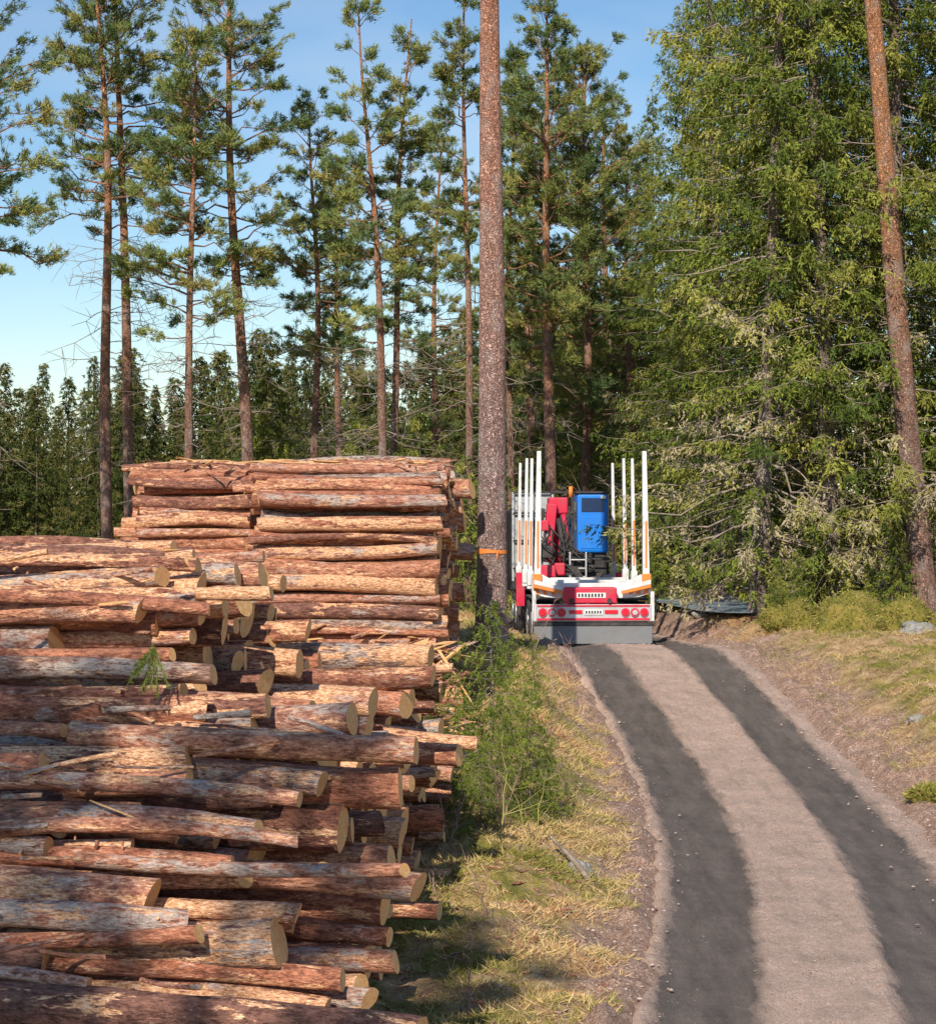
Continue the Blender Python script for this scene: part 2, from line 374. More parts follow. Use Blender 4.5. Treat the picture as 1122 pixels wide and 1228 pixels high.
prof = lambda y: np.interp(y, [21.6, 22.4, 24.5, 26.5, 28.5], [1.4, 2.1, 2.3, 2.1, 1.6])
for (y, z, r) in pack(21.6, 28.6, lambda v: float(hL(v))-.02, prof, rnear, 420):
    if R.random() < .1: continue
    xe = R.choice([-.5, -.95, -1.5], p=[.4, .35, .25])+R.normal(0, .2)
    add_log(mb, xe-R.uniform(2.2, 3.6), xe, y, z, r, -.14+R.normal(0, .07), R.normal(0, .03), xref=-1.5)
for k in range(20):
    y = R.uniform(22.5, 28); xe = R.uniform(-2.4, -.8)
    add_log(mb, xe-R.uniform(.6, 1.8), xe, y, float(prof(y))+R.uniform(0, .1), R.uniform(.05, .1), R.normal(0, .4), R.normal(0, .08))
mb.build('log_pile', [M_log, M_end])
# far stacks
rfar = lambda: float(np.clip(R.gamma(12, .0083), .055, .15))
mb = MB()
prof = lambda y: np.interp(y, [30.3, 30.6, 31.2, 38], [3.6, 4.35, 4.72, 4.9])
for (y, z, r) in pack(30.3, 38, lambda v: float(hL(v))-.02, prof, rfar, 900):
    if R.random() < .04: continue
    xe = -.42+R.normal(0, .08)+(R.random() < .12)*R.uniform(0, .25)
    add_log(mb, xe-2.75+R.normal(0, .08), xe, y, z, r, R.normal(0, .025), R.normal(0, .015), 12, 8)
for (dx, y, z) in ((.1, 36.2, 3.75), (.22, 37, 4.35), (.25, 37.5, 3.2), (.1, 35, 2.6)):
    add_log(mb, -2.5, -.15+dx, y, z, .15, 0, 0)
mb.build('log_stack', [M_log, M_end])
mb = MB()
prof = lambda y: np.interp(y, [31.4, 31.7, 32.2, 38], [3.8, 4.5, 4.72, 4.8])
for (y, z, r) in pack(31.4, 38, lambda v: float(hL(v))-.02, prof, rfar, 800):
    if R.random() < .04: continue
    xe = -3.25+R.normal(0, .06)
    add_log(mb, xe-1.9+R.normal(0, .08), xe, y, z, r, R.normal(0, .025), R.normal(0, .015), 12, 8)
mb.build('log_stack', [M_log, M_end])
# bark & splinter debris
for k in range(520):
    x = R.uniform(-2.7, -.15); y = R.uniform(28.3, 30.3)
    slab(deb, (x, y, height(x, y)+R.uniform(0, 1.6)*max(0, (y-28.1)/2.2)), R.uniform(.15, .9), R.uniform(.03, .18), R.uniform(.01, .04), R.normal(0, .6), R.normal(0, .4), R.uniform(-1, 1))
for k in range(420):
    x = R.uniform(-1.2, 1.2); y = R.uniform(14, 30)
    slab(deb, (x, y, height(x, y)+.01), R.uniform(.04, .2), R.uniform(.012, .04), R.uniform(.01, .02), R.uniform(0, 6), R.normal(0, .1), R.normal(0, .3), 0)
for k in range(110):
    y = R.uniform(31, 37); x = R.uniform(-5, -.4)
    slab(deb, (x, y, 4.7+R.uniform(0, .1)), R.uniform(.2, .9), R.uniform(.03, .08), .02, R.uniform(0, 6), R.normal(0, .1), R.normal(0, .3))
deb.build('bark_debris', [M_log, M_end])

# ------------------------------------------------------------------ trees
def unit(a): return a/(np.linalg.norm(a, axis=-1, keepdims=True)+1e-9)
def pine(name, px, pxt, d, ytop, ycb, hw, tw, bark=None, dens=1., dead=45, zb=None):
    x0 = PX(px, d); z0 = height(x0, d) if zb is None else zb
    ztop = PZ(ytop, d); H = ztop-z0; cb = PZ(ycb, d)-z0; Rc = hw*d/F; lean = (PX(pxt, d)-x0)
    r0 = tw*d/F/2
    mb = MB(); K = 26; t = np.linspace(0, 1, K)
    wob = R.normal(0, .02, 2); wa = R.uniform(.06, .22)
    tx = lambda tt: lean*tt+wa*np.sin(tt*7+wob[0]*99)*tt
    ty = lambda tt: .1*np.sin(tt*5+wob[1]*99)*tt
    P = np.stack([tx(t), ty(t), t*H-.15*(t == 0)], 1)
    rad = r0*(1-.85*t**1.6)*(1+.35*np.exp(-t*H/.35))*(1+R.normal(0, .015, K))
    mb.tubes(P[None], rad[None], 14, 0)
    nb = int(82*dens*max(.7, (H-cb)/9))
    u = np.sort(R.random(nb))**.9; hh = (cb+(H-cb)*u)
    prof = np.clip(.45+u*3.2, 0, 1)*(1-u)**.62*1.05+.06
    Lb = Rc*prof*R.uniform(.45, 1.3, nb); az = R.uniform(0, 2*np.pi, nb)
    el = np.interp(u, [0, .4, 1], [-.12, .2, .9])+R.normal(0, .18, nb)
    s = np.linspace(0, 1, 5)
    bd = np.stack([np.cos(az), np.sin(az), np.zeros(nb)], 1)
    B0 = np.stack([tx(hh/H), ty(hh/H), hh], 1)
    cur = R.uniform(.0, .25, nb)
    wv = R.normal(0, .05, (nb, 5, 3))*Lb[:, None, None]*(s[None, :, None] > 0)
    BP = B0[:, None]+bd[:, None]*(Lb[:, None]*s)[..., None]+np.array([0, 0, 1.])*(Lb[:, None]*(np.tan(el)[:, None]*s+cur[:, None]*s**2))[..., None]+wv
    br = (.01+.012*Lb)[:, None]*(1-.8*s)[None]
    mb.tubes(BP, br, 5, 0)
    SB, SD, ST = [], [], []
    for i in range(nb):
        ns = int(3+Lb[i]*4.8); si = R.uniform(.3, 1, ns)**.75
        idx = si*4; lo = np.minimum(idx.astype(int), 3); fr = (idx-lo)[:, None]
        p = BP[i, lo]*(1-fr)+BP[i, lo+1]*fr
        dd = unit(bd[i]*.8+R.normal(0, .6, (ns, 3))*[1, 1, .35]+[0, 0, .25])
        ln = (.22+.34*Lb[i]*(1.15-si))*R.uniform(.7, 1.2, ns)
        SB.append(p); SD.append(dd*ln[:, None]); ST.append(np.full(ns, R.uniform(.0, .8)))
    SB = np.concatenate(SB); SD = np.concatenate(SD); ST = np.concatenate(ST)
    mb.tubes(np.stack([SB, SB+SD], 1), np.stack([np.full(len(SB), .01), np.full(len(SB), .004)], 1), 3, 0)
    nt_ = 6; n = len(SB)
    ss = R.uniform(.3, 1.08, (n, nt_))
    TP = (SB[:, None]+SD[:, None]*ss[..., None]+R.normal(0, .045, (n, nt_, 3))).reshape(-1, 3)
    TD = np.repeat(unit(SD), nt_, 0); TT = np.repeat(ST, nt_)+R.normal(0, .08, n*nt_)
    m_ = 10
    Bp = np.repeat(TP, m_, 0)+R.normal(0, .03, (len(TP)*m_, 3))
    D = unit(np.repeat(TD, m_, 0)*.8+R.normal(0, .5, (len(TP)*m_, 3))+[0, 0, .35])*R.uniform(.09, .17, (len(TP)*m_, 1))
    mb.slivers(Bp, D, R.uniform(.016, .03, len(D)), 1, np.clip(np.repeat(TT, m_)+R.normal(0, .1, len(D)), 0, 1))
    if dead:
        hh = cb*(R.uniform(.35, 1.05, dead)); az = R.uniform(0, 6.28, dead); Ld = R.uniform(.3, 1.9, dead)
        B0 = np.stack([tx(hh/H), ty(hh/H), hh], 1); bd = np.stack([np.cos(az), np.sin(az), R.uniform(-.5, .3, dead)], 1)
        DP = B0[:, None]+bd[:, None]*(Ld[:, None]*s)[..., None]+R.normal(0, .05, (dead, 5, 3))*(s > 0)[None, :, None]*Ld[:, None, None]
        mb.tubes(DP, (.014*np.ones(dead))[:, None]*(1-.7*s)[None], 4, 2)
        kk = 5; q0 = DP[:, [1, 2, 2, 3, 3]].reshape(-1, 3); dd = R.normal(0, .22, (dead*kk, 3))*np.repeat(Ld, kk)[:, None]+np.repeat(bd, kk, 0)*.2
        mb.tubes(np.stack([q0, q0+dd*.6, q0+dd+R.normal(0, .04, dd.shape)], 1), np.tile([.008, .006, .003], (len(q0), 1)), 3, 2)
    return mb.build(name, [bark or M_pbark, M_pine, M_twig], (x0, d, z0))

PN = [(130, 122, 58, -60, 300, 76, 14, 1.1), (157, 140, 60, -130, 240, 80, 13, 1.15), (225, 233, 55, 45, 405, 82, 11, 1.2),
      (303, 268, 57, -80, 345, 78, 15, 1.1), (376, 379, 62, 125, 425, 66, 10, 1.2), (466, 437, 55, 10, 430, 64, 11, .8),
      (464, 490, 56, 25, 410, 56, 10, .8), (563, 558, 50, -40, 340, 54, 10, .8), (662, 652, 58, 20, 430, 84, 15, 1.3),
      (700, 705, 62, 70, 570, 98, 12, 1.5), (762, 748, 66, 165, 540, 68, 10, 1.2), (-40, -30, 50, -60, 365, 110, 16, 1.),
      (612, 612, 60, 70, 490, 50, 9, 1.), (735, 722, 72, 120, 580, 60, 12, 1.1), (640, 630, 70, 120, 580, 66, 12, 1.1),
      (410, 400, 75, 200, 500, 55, 9, .9), (520, 525, 72, 150, 520, 55, 9, .9)]
PT = []
for (a, b_, d_, yt, yc, hw, tw, dn) in PN:
    PT.append(pine('shade_pine', a, b_, d_, yt, yc, hw, tw, dens=dn))
pine('shade_pine', 1110, 985, 45.6, -560, -160, 90, 28, dead=15)
pine('shade_pine', 589, 590, 38, -560, -190, 110, 36, bark=M_cbark, dead=0)
# unseen pines added behind the viewpoint to cast dappled shade on the pile's foot
for (x, y, k, H) in [(-9.2, -6.0, 2, 19.0), (-7.2, -7, 4, 19.4), (-11.8, -5.5, 0, 18.8)]:
    s_ = H/max(v_.co.z for v_ in PT[k].data.vertices[:400])
    inst('shade_pine', PT[k], (x, y, .2), (s_, s_, s_), (0, 0, k*1.3))

def spruce(name, H, Rc, nb, seed_loc=(0, 0, -50), tw=.42, sl=.11, sw=.036, mat=None, dead=.22, low=.04, step=.1, m_=9, r0=None, twigs=True, droop=0):
    mb = MB(); K = 20; t = np.linspace(0, 1, K); r0 = r0 or H*.0085
    P = np.stack([.05*np.sin(t*6), .05*np.cos(t*5), t*H-.1*(t == 0)], 1)
    mb.tubes(P[None], (r0*(1-.95*t)*(1+.3*np.exp(-t*H/.4)))[None], 12, 0)
    u = np.linspace(low, .985, nb)+R.normal(0, .004, nb); az = np.arange(nb)*2.4+R.normal(0, .5, nb)
    L = Rc*((1-u)**.72)*np.clip(.6+u*3, 0, 1)*R.uniform(.45, 1.25, nb)*(1+.25*np.sin(u*31+az*2))+.12*Rc*.4
    s = np.linspace(0, 1, 7)
    bd = np.stack([np.cos(az), np.sin(az), np.zeros(nb)], 1)
    dr = np.interp(u, [0, .6, 1], [-.42, -.18, .5])+R.normal(0, .12, nb)-droop
    zc = dr[:, None]*s+np.interp(u, [0, 1], [.22, .1])[:, None]*s**3
    BP = np.stack([0*u, 0*u, u*H], 1)[:, None]+bd[:, None]*(L[:, None]*s)[..., None]+np.array([0, 0, 1.])*(L[:, None]*zc)[..., None]+R.normal(0, .03, (nb, 7, 3))*L[:, None, None]*(s > 0)[None, :, None]
    if twigs: mb.tubes(BP, (.004+.008*L*(H/22)**.5)[:, None]*(1-.85*s)[None], 4, 2)
    TB, TD, TT = [], [], []
    for i in range(nb):
        isdead = u[i] < dead and R.random() < .5
        n = max(4, int(2*L[i]/step*(.5 if isdead else 1)))
        si = R.uniform(.12 if not isdead else .4, 1, n); idx = si*6; lo = np.minimum(idx.astype(int), 5); fr = (idx-lo)[:, None]
        p = BP[i, lo]*(1-fr)+BP[i, lo+1]*fr
        side = np.cross(bd[i], [0, 0, 1])*R.choice([-1, 1], n)[:, None]
        dd = unit(side*R.uniform(.1, .8, (n, 1))+bd[i]*R.uniform(.1, .7, (n, 1))+np.array([0, 0, -1])*R.uniform(.15, 1.3, (n, 1)))
        ln = tw*R.uniform(.45, 1.4, n)*(1.15-.6*si)*min(1, .4+L[i]/Rc)
        TB.append(p); TD.append(dd*ln[:, None])
        base = R.uniform(.8, 1) if isdead else R.uniform(0, .75)
        TT.append(np.full(n, base))
    TB = np.concatenate(TB); TD = np.concatenate(TD); TT = np.concatenate(TT); n = len(TB)
    ss = R.random((n, m_))
    sag = (ss**2)[..., None]*np.array([0, 0, -.25])*np.linalg.norm(TD, axis=1)[:, None, None]
    Bp = (TB[:, None]+TD[:, None]*ss[..., None]+sag).reshape(-1, 3)+R.normal(0, sl*.12, (n*m_, 3))
    D = unit(np.repeat(unit(TD), m_, 0)+R.normal(0, .5, (n*m_, 3)))*sl*R.uniform(.6, 1.3, (n*m_, 1))
    mb.slivers(Bp, D, sw*R.uniform(.6, 1.3, n*m_), 1, np.clip(np.repeat(TT, m_)+R.normal(0, .09, n*m_), 0, 1))
    if twigs:
        nd = int(nb*.15); hh = R.uniform(.01, .35, nd)*H; az = R.uniform(0, 6.28, nd); Ld = R.uniform(.25, .8, nd)*Rc
        q0 = np.stack([0*hh, 0*hh, hh], 1); dd = np.stack([np.cos(az), np.sin(az), R.uniform(-.5, .0, nd)], 1)*Ld[:, None]
        mb.tubes(np.stack([q0, q0+dd*.5+R.normal(0, .05, dd.shape), q0+dd], 1), np.tile([.012, .008, .003], (nd, 1))*(H/22)**.5, 3, 2)
    return mb.build(name, [M_sbark, mat or M_spruce, M_twig], seed_loc)
def place(o, px, d, H0, H, rot, w=1.):
    x = PX(px, d); s = H/H0; o.location = (x, d, height(x, d)-.05); o.scale = (s*w, s*w, s); o.rotation_euler = (R.normal(0, .012), R.normal(0, .012), rot)
SP = [spruce('spruce_tree', 22, 2.9, 340, m_=8), spruce('spruce_tree', 22, 2.6, 310, dead=.26, m_=8), spruce('spruce_tree', 22, 3.1, 350, dead=.12, m_=8)]
first = {0, 1, 2}
lst = [(912, 47, 25, 0), (1000, 47, 27, 1), (1075, 47.2, 26, 2), (862, 53, 21, 1), (955, 52, 27, 2), (1195, 46.5, 25, 1), (818, 60, 17, 2),
       (1130, 52, 26, 2), (900, 60, 25, 0), (1045, 54, 27, 1), (785, 74, 17, 0), (845, 68, 20, 1), (1270, 50, 24, 0)]
for (px, d_, H, k) in lst:
    if k in first: first.discard(k); o = SP[k]
    else: o = inst('spruce_tree', SP[k], (0, 0, 0), (1, 1, 1), (0, 0, 0))
    place(o, px, d_, 22, H, R.uniform(0, 6.28), 1.)
# distant forest mass
FS = [spruce('forest_spruce', 11, 1.7, 180, tw=.4, sl=.24, sw=.075, step=.2, m_=5, mat=M_far, dead=.1, low=.05, twigs=False, droop=.1) for _ in range(4)]
fe = empty('distant_forest')
for o in FS: o.parent = fe
fi = 0
for row, (dd0, ylo, yhi, stp, pmax) in enumerate([(84, 440, 540, 22, 860), (98, 405, 500, 21, 700), (114, 400, 480, 18, 860)]):
    px = -80+row*7
    while px < pmax:
        d_ = dd0+R.uniform(-5, 5); yt = R.uniform(ylo, yhi)
        if px > 480: yt -= 90*min(1, (px-480)/150)
        if 300 < px < 420: yt -= 25
        x = PX(px, d_); H = PZ(yt, d_)-1.6; k = R.integers(0, 4); s = H/11
        w = s*R.uniform(.75, 1.45)
        if fi < 4: o = FS[fi]; o.location = (x, d_, 1.5); o.scale = (w, w, s)
        else: inst('forest_spruce', FS[k], (x, d_, 1.5), (w, w, s), (0, 0, R.uniform(0, 6.28)), fe)
        fi += 1
        px += stp*R.uniform(.4, 1.7)
# undergrowth young spruces behind pile/truck
us = spruce('young_spruce', 5, 1.25, 120, tw=.3, sl=.1, sw=.035, dead=0, low=.03, mat=M_spruce)
place(us, 560, 50, 5, 4, 1)
for (px, d_, H) in [(500, 56, 5), (430, 60, 5), (600, 60, 4.5), (650, 64, 6), (700, 66, 6), (760, 62, 5), (800, 56, 3.5), (330, 62, 6.5), (820, 64, 6),
                    (932, 44.5, 1.5), (955, 44, 1.7), (985, 47, 2.5), (1075, 45.5, 2.2), (790, 53, 2.4), (1040, 45, 1.2)]:
    o = inst('young_spruce', us, (0, 0, 0), (1, 1, 1), (0, 0, 0)); place(o, px, d_, 5, H, R.uniform(0, 6), 1.15)
# verge saplings
vs = spruce('spruce_sapling', 2.5, .85, 80, tw=.2, sl=.045, sw=.012, dead=0, low=.05, mat=M_young, step=.075, m_=13, r0=.018)
place(vs, 588, 25.5, 2.5, 2.6, 1)
for (px, d_, H) in [(545, 26.5, 1.6), (635, 24.8, 1.6), (512, 25.2, 1.3), (655, 25.5, 1.0), (575, 24, 1.2), (612, 29, 1.7), (600, 24.6, 1.5), (640, 33, 1.1)]:
    o = inst('spruce_sapling', vs, (0, 0, 0), (1, 1, 1), (0, 0, 0)); place(o, px, d_, 2.5, H, R.uniform(0, 6), 1.15)
# sprig on the pile
mb = MB(); sp0 = np.array([PX(195, 16.6), 16.2, PZ(775, 16.4)])
for k in range(9):
    dd = np.array([R.normal(0, .12), -.08+R.normal(0, .05), -R.uniform(.12, .36)]); mb.tubes(np.stack([sp0, sp0+dd])[None], np.array([[.006, .003]]), 3, 1)
    ss = R.random((120, 1)); mb.slivers(sp0+dd*ss, unit(dd+R.normal(0, .18, (120, 3)))*.05, np.full(120, .008), 0, R.uniform(0, .8, 120))
mb.build('spruce_sprig', [M_young, M_twig])

# bare saplings / shrubs
def shrub(name, px, d_, H, n, spread, col):
    mb = MB(); x = PX(px, d_); z = height(x, d_)
    for k in range(n):
        dr = np.array([R.normal(0, spread), R.normal(0, spread), 1]); h = H*R.uniform(.5, 1)
        s = np.linspace(0, 1, 7)
        P = np.stack([dr*h*q + np.array([R.normal(0, .015), R.normal(0, .015), 0])*h*(q > 0) for q in s])
        mb.tubes(P[None], (.007*H**.5*(1-.8*s))[None], 5, 0)
        for j in range(5):
            q0 = P[R.integers(2, 6)]; dd = np.array([R.normal(0, .35), R.normal(0, .35), R.uniform(.2, .6)])*h*.45
            mb.tubes(np.stack([q0, q0+dd*.5+R.normal(0, .02, 3), q0+dd])[None], np.array([[.004, .003, .0015]])*H**.5, 3, 0)
    return mb.build(name, [col], (x, d_, z))
m, nt, b, out = new_mat('sapling_bark'); M_sap = m
c = ramp(nt, noise_n(nt, objco(nt), 5, 2), [(.3, (.4, .36, .08)), (.7, (.55, .47, .18))]); nt.links.new(c, b.inputs['Base Color'])
m, nt, b, out = new_mat('shrub_bark'); M_shr = m
c = ramp(nt, noise_n(nt, objco(nt), 5, 2), [(.3, (.25, .13, .11)), (.7, (.5, .33, .28))]); nt.links.new(c, b.inputs['Base Color'])
shrub('bare_sapling', 604, 22.5, 2.1, 1, .02, M_sap)
shrub('bare_sapling', 640, 23.5, 1.2, 2, .15, M_sap)
for (px, d_, H, n) in [(560, 16.5, .75, 4), (610, 19, .5, 4), (585, 19.5, .7, 3), (690, 38.5, 1.0, 6), (640, 40, 1.6, 6), (160, 12.2, .9, 4), (520, 21, .6, 4), (540, 23.5, .8, 4), (600, 24, .9, 5), (680, 27, .7, 4), (655, 30, .9, 4), (500, 18.5, .5, 3)]:
    shrub('bare_shrub', px, d_, H, n, .35, M_shr)
# dark fallen branch on the bank
mb = MB(); xb = PX(690, 22.6); yb = 22.6; zb_ = height(xb, yb)
mb.tubes(np.array([[[xb-.25, yb+.6, zb_+.32], [xb-.08, yb+.2, zb_+.2], [xb+.05, yb-.05, zb_+.08], [xb+.14, yb-.3, zb_-.02]]]), np.array([[.015, .025, .035, .03]]), 7, 0)
mb.build('fallen_branch', [M_twig])

# grass
def grass(name, n, xr, latr, yr, scale, thr=0.0, greenbias=0.):
    mb = MB(); B = []; T = []; S = []
    while len(B) < n:
        y = R.uniform(*yr); x = R.uniform(*xr); lat = x-float(road_c(y))
        if not latr[0] < lat < latr[1]: continue
        edge = abs(lat-latr[1]) if latr[1] < 0 else abs(lat-latr[0])
        q = nz(x, y, 1.1, 7)+.5*nz(x, y, 4, 2)-.5*math.exp(-edge/.25)
        if q < thr+R.normal(0, .12): continue
        z = height(x, y)
        g2 = nz(x, y, .6, 11)
        B.append((x, y, z-.01)); T.append(np.clip(.55+R.normal(0, .2)-g2*.9-greenbias, 0, 1)); S.append(R.uniform(.4, 1.4)*scale*(1+q*.6))
    B = np.array(B); S = np.array(S)
    D = unit(R.normal(0, .6, (n, 3))*[1, 1, .2]+[0, 0, .45])*S[:, None]; D[:, 2] = np.abs(D[:, 2])*.8
    mb.slivers(B, D, .004+S*.026, 0, np.array(T), curve=True)
    return mb.build(name, [M_grass])
grass('verge_grass', 85000, (-3, 3), (-9, -1.75), (14, 32), .12, -.16, .02)
grass('verge_grass', 22000, (-1, 3), (-9, -1.75), (31, 46), .17, -.15)
grass('verge_grass', 70000, (5, 14), (2.1, 8), (18, 52), .12, -.24, 0)
# stones
def stones(name, n, fn, rlo, rhi, mat):
    mb = MB(); bas = np.array([[0, 0, 1], [1, 0, 0], [.3, .95, 0], [-.8, .6, 0], [-.8, -.6, 0], [.3, -.95, 0], [0, 0, -1.]])
    f = np.array([[0, i_, i_ % 5+1] for i_ in range(1, 6)]+[[6, i_ % 5+1, i_] for i_ in range(1, 6)])
    for k in range(n):
        x, y, z = fn(); r = rlo+(rhi-rlo)*R.random()**3; a = R.uniform(0, 6.28)
        v = bas*(r*R.uniform(.7, 1.2, (7, 1)))*[1, 1, .6]; c_, s_ = math.cos(a), math.sin(a)
        v = np.stack([v[:, 0]*c_-v[:, 1]*s_+x, v[:, 0]*s_+v[:, 1]*c_+y, v[:, 2]+z], 1); mb.add(v, f, 0, R.random(), smooth=False)
    return mb.build(name, [mat])
m, nt, b, out = new_mat('stone'); M_stone = m
c = ramp(nt, attr(nt, 'tint'), [(0, (.25, .17, .14)), (.6, (.46, .33, .27)), (1, (.6, .47, .4))]); nt.links.new(c, b.inputs['Base Color']); b.inputs['Roughness'].default_value = .9
def fn():
    y = R.uniform(13, 44); s_ = R.choice([-1, 1]); l_ = s_*abs(R.normal(2.05, .35)); x = float(road_c(y))+l_
    return x, y, (height(x, y) if offl(l_, y) > 2.05 else float(road_z(y)))
stones('roadside_gravel', 6000, fn, .006, .032, M_stone)
def fn2():
    y = R.uniform(13, 43); l_ = R.choice([R.normal(0, .2), 1.68+R.normal(0, .08)]); return float(road_c(y))+l_, y, float(road_z(y))
stones('road_gravel', 6000, fn2, .005, .015, M_stone)
# mossy boulders
def boulder(name, px, d_, r, mat, sq=.7):
    x = PX(px, d_); z = height(x, d_); import bmesh
    bm = bmesh.new(); bmesh.ops.create_icosphere(bm, subdivisions=4, radius=1)
    o3 = R.uniform(0, 50)
    for v in bm.verts:
        p = v.co; k = 1+.35*noise.noise(p*1.3+Vector((o3, 0, 0)))+.16*noise.noise(p*4)+.06*noise.noise(p*11)
        v.co = Vector((p.x*1.25, p.y, p.z*sq))*k*r
    me = bpy.data.meshes.new(name); bm.to_mesh(me); bm.free(); me.materials.append(mat)
    for p in me.polygons: p.use_smooth = True
    o = bpy.data.objects.new(name, me); o.location = (x, d_, z+.1*r); scene.collection.objects.link(o)
    if mat is M_moss:
        mb = MB(); vv = np.array([v.co[:] for v in me.vertices]); vv = vv[vv[:, 2] > -.1*r]; vv = np.repeat(vv, 5, 0)+R.normal(0, .03*r, (len(vv)*5, 3))
        D = unit(vv)*.05+R.normal(0, .04, vv.shape); mb.slivers(vv, D, np.full(len(vv), .02), 0, np.clip(R.normal(.26, .14, len(vv)), 0, 1))
        mb.build('moss_tufts', [M_grass], parent=o)
    return o
def rockmat(name, a, b_, c_):
    m, nt, b, out = new_mat(name); n1 = noise_n(nt, objco(nt), 4, 4, .7); n2 = noise_n(nt, objco(nt), 40, 3, .7)
    c = ramp(nt, n1, [(.3, a), (.5, b_), (.7, c_)]); c = mix(nt, 1., c, ramp(nt, n2, [(.3, g(.6)), (.7, g(1.3))]), 'MULTIPLY')
    nt.links.new(c, b.inputs['Base Color']); b.inputs['Roughness'].default_value = .95; bump(nt, b, n2, 1., .05); return m
M_moss = rockmat('moss', (.12, .12, .02), (.3, .25, .04), (.42, .3, .09))
M_rock = rockmat('rock', (.25, .24, .22), (.5, .47, .43), (.25, .22, .08))
boulder('mossy_boulder', 1020, 42.6, .66, M_moss, .95); boulder('mossy_boulder', 948, 43.4, .48, M_moss, .95)
boulder('mossy_boulder', 1080, 42.8, .52, M_moss, .85); boulder('boulder', 1098, 42.0, .3, M_rock)
boulder('boulder', 692, 22.7, .12, M_rock, 1.2); boulder('mossy_boulder', 1112, 28, .2, M_moss, .6); boulder('boulder', 1100, 33, .14, M_rock, .6)
for (px, d_, r) in [(845, 48, .22), (872, 52, .3), (835, 53, .3)]: boulder('boulder', px, d_, r, M_rock, .6)

# ------------------------------------------------------------------ truck
def paint(name, col, rough=.4, metal=0, dirt=.25):
    m, nt, b, out = new_mat(name); n1 = noise_n(nt, objco(nt), 3.5, 5, .7)
    c = mix(nt, ramp(nt, n1, [(.45, g(0)), (.75, g(dirt*2))]), col, (.2, .15, .11))
    nt.links.new(c, b.inputs['Base Color']); b.inputs['Metallic'].default_value = metal
    nt.links.new(ramp(nt, n1, [(.3, g(rough)), (.7, g(min(1, rough+.3)))]), b.inputs['Roughness']); return m
W = paint('white_paint', (.78, .78, .77)); RD = paint('red_paint', (.66, .015, .06)); BL = paint('blue_paint', (.005, .2, .72), .35, 0, .06)
BK = paint('black_parts', (.025, .025, .028), .5); GR = paint('grey_metal', (.5, .51, .52), .45, .3); OR = paint('orange_marking', (.9, .25, .04), .5, 0, .1)
RUB = paint('tyre_rubber', (.03, .03, .03), .85); LR = paint('red_lamp', (.7, .01, .03), .15, 0, .02); GL = paint('dark_glass', (.01, .03, .09), .08, 0, .02)
FL = paint('mud_flap', (.2, .21, .22), .6); AL = paint('aluminium', (.62, .63, .64), .35, .5)
import bmesh
truck = empty('timber_truck')
tx0, ty0 = PX(711, 44.), 44.
truck.location = (tx0, ty0, .93); truck.rotation_euler = (math.radians(-.6), 0, math.radians(2.2))
def obj(name, bm, mat, bev=0):
    me = bpy.data.meshes.new(name); bm.to_mesh(me); bm.free(); me.materials.append(mat)
    o = bpy.data.objects.new(name, me); scene.collection.objects.link(o); o.parent = truck
    if bev:
        md = o.modifiers.new('b', 'BEVEL'); md.width = bev; md.segments = 2; md.limit_method = 'ANGLE'
    return o
def box(name, x0, x1, y0, y1, z0, z1, mat, bev=.012, rot=None):
    bm = bmesh.new(); bmesh.ops.create_cube(bm, size=1)
    c_ = Vector(((x0+x1)/2, (y0+y1)/2, (z0+z1)/2))
    for v in bm.verts: v.co = Vector((v.co.x*(x1-x0), v.co.y*(y1-y0), v.co.z*(z1-z0)))
    o = obj(name, bm, mat, bev); o.location = c_
    if rot: o.rotation_euler = rot
    return o
def cyl(name, p0, p1, r, mat, seg=20, r2=None, bev=0):
    p0 = Vector(p0); p1 = Vector(p1); bm = bmesh.new()
    bmesh.ops.create_cone(bm, cap_ends=True, segments=seg, radius1=r, radius2=r if r2 is None else r2, depth=(p1-p0).length)
    o = obj(name, bm, mat, bev); o.location = (p0+p1)/2; o.rotation_euler = (p1-p0).to_track_quat('Z', 'Y').to_euler()
    for p in o.data.polygons: p.use_smooth = len(p.vertices) == 4
    return o
def poly(name, pts, y0, y1, mat, bev=.008):
    bm = bmesh.new(); f = bm.faces.new([bm.verts.new((x, y0, z)) for x, z in pts])
    r = bmesh.ops.extrude_face_region(bm, geom=[f])
    for e in r['geom']:
        if isinstance(e, bmesh.types.BMVert): e.co.y = y1
    bmesh.ops.recalc_face_normals(bm, faces=bm.faces[:]); return obj(name, bm, mat, bev)
for sx in (-1, 1):
    box('chassis_rail', sx*.42-.05, sx*.42+.05, .1, 9.5, .95, 1.2, BK)
    for k, yy in enumerate((1.0, 2.35, 6.6, 7.9)):
        cyl('tyre', (sx*.72, yy, .5), (sx*1.24, yy, .5), .5, RUB, 32, bev=.04)
        cyl('rim', (sx*1.2, yy, .5), (sx*1.255, yy, .5), .28, AL, 24, bev=.01)
        box('mudguard', sx*.98-.27, sx*.98+.27, yy-.5, yy+.5, 1.04, 1.08, BK)
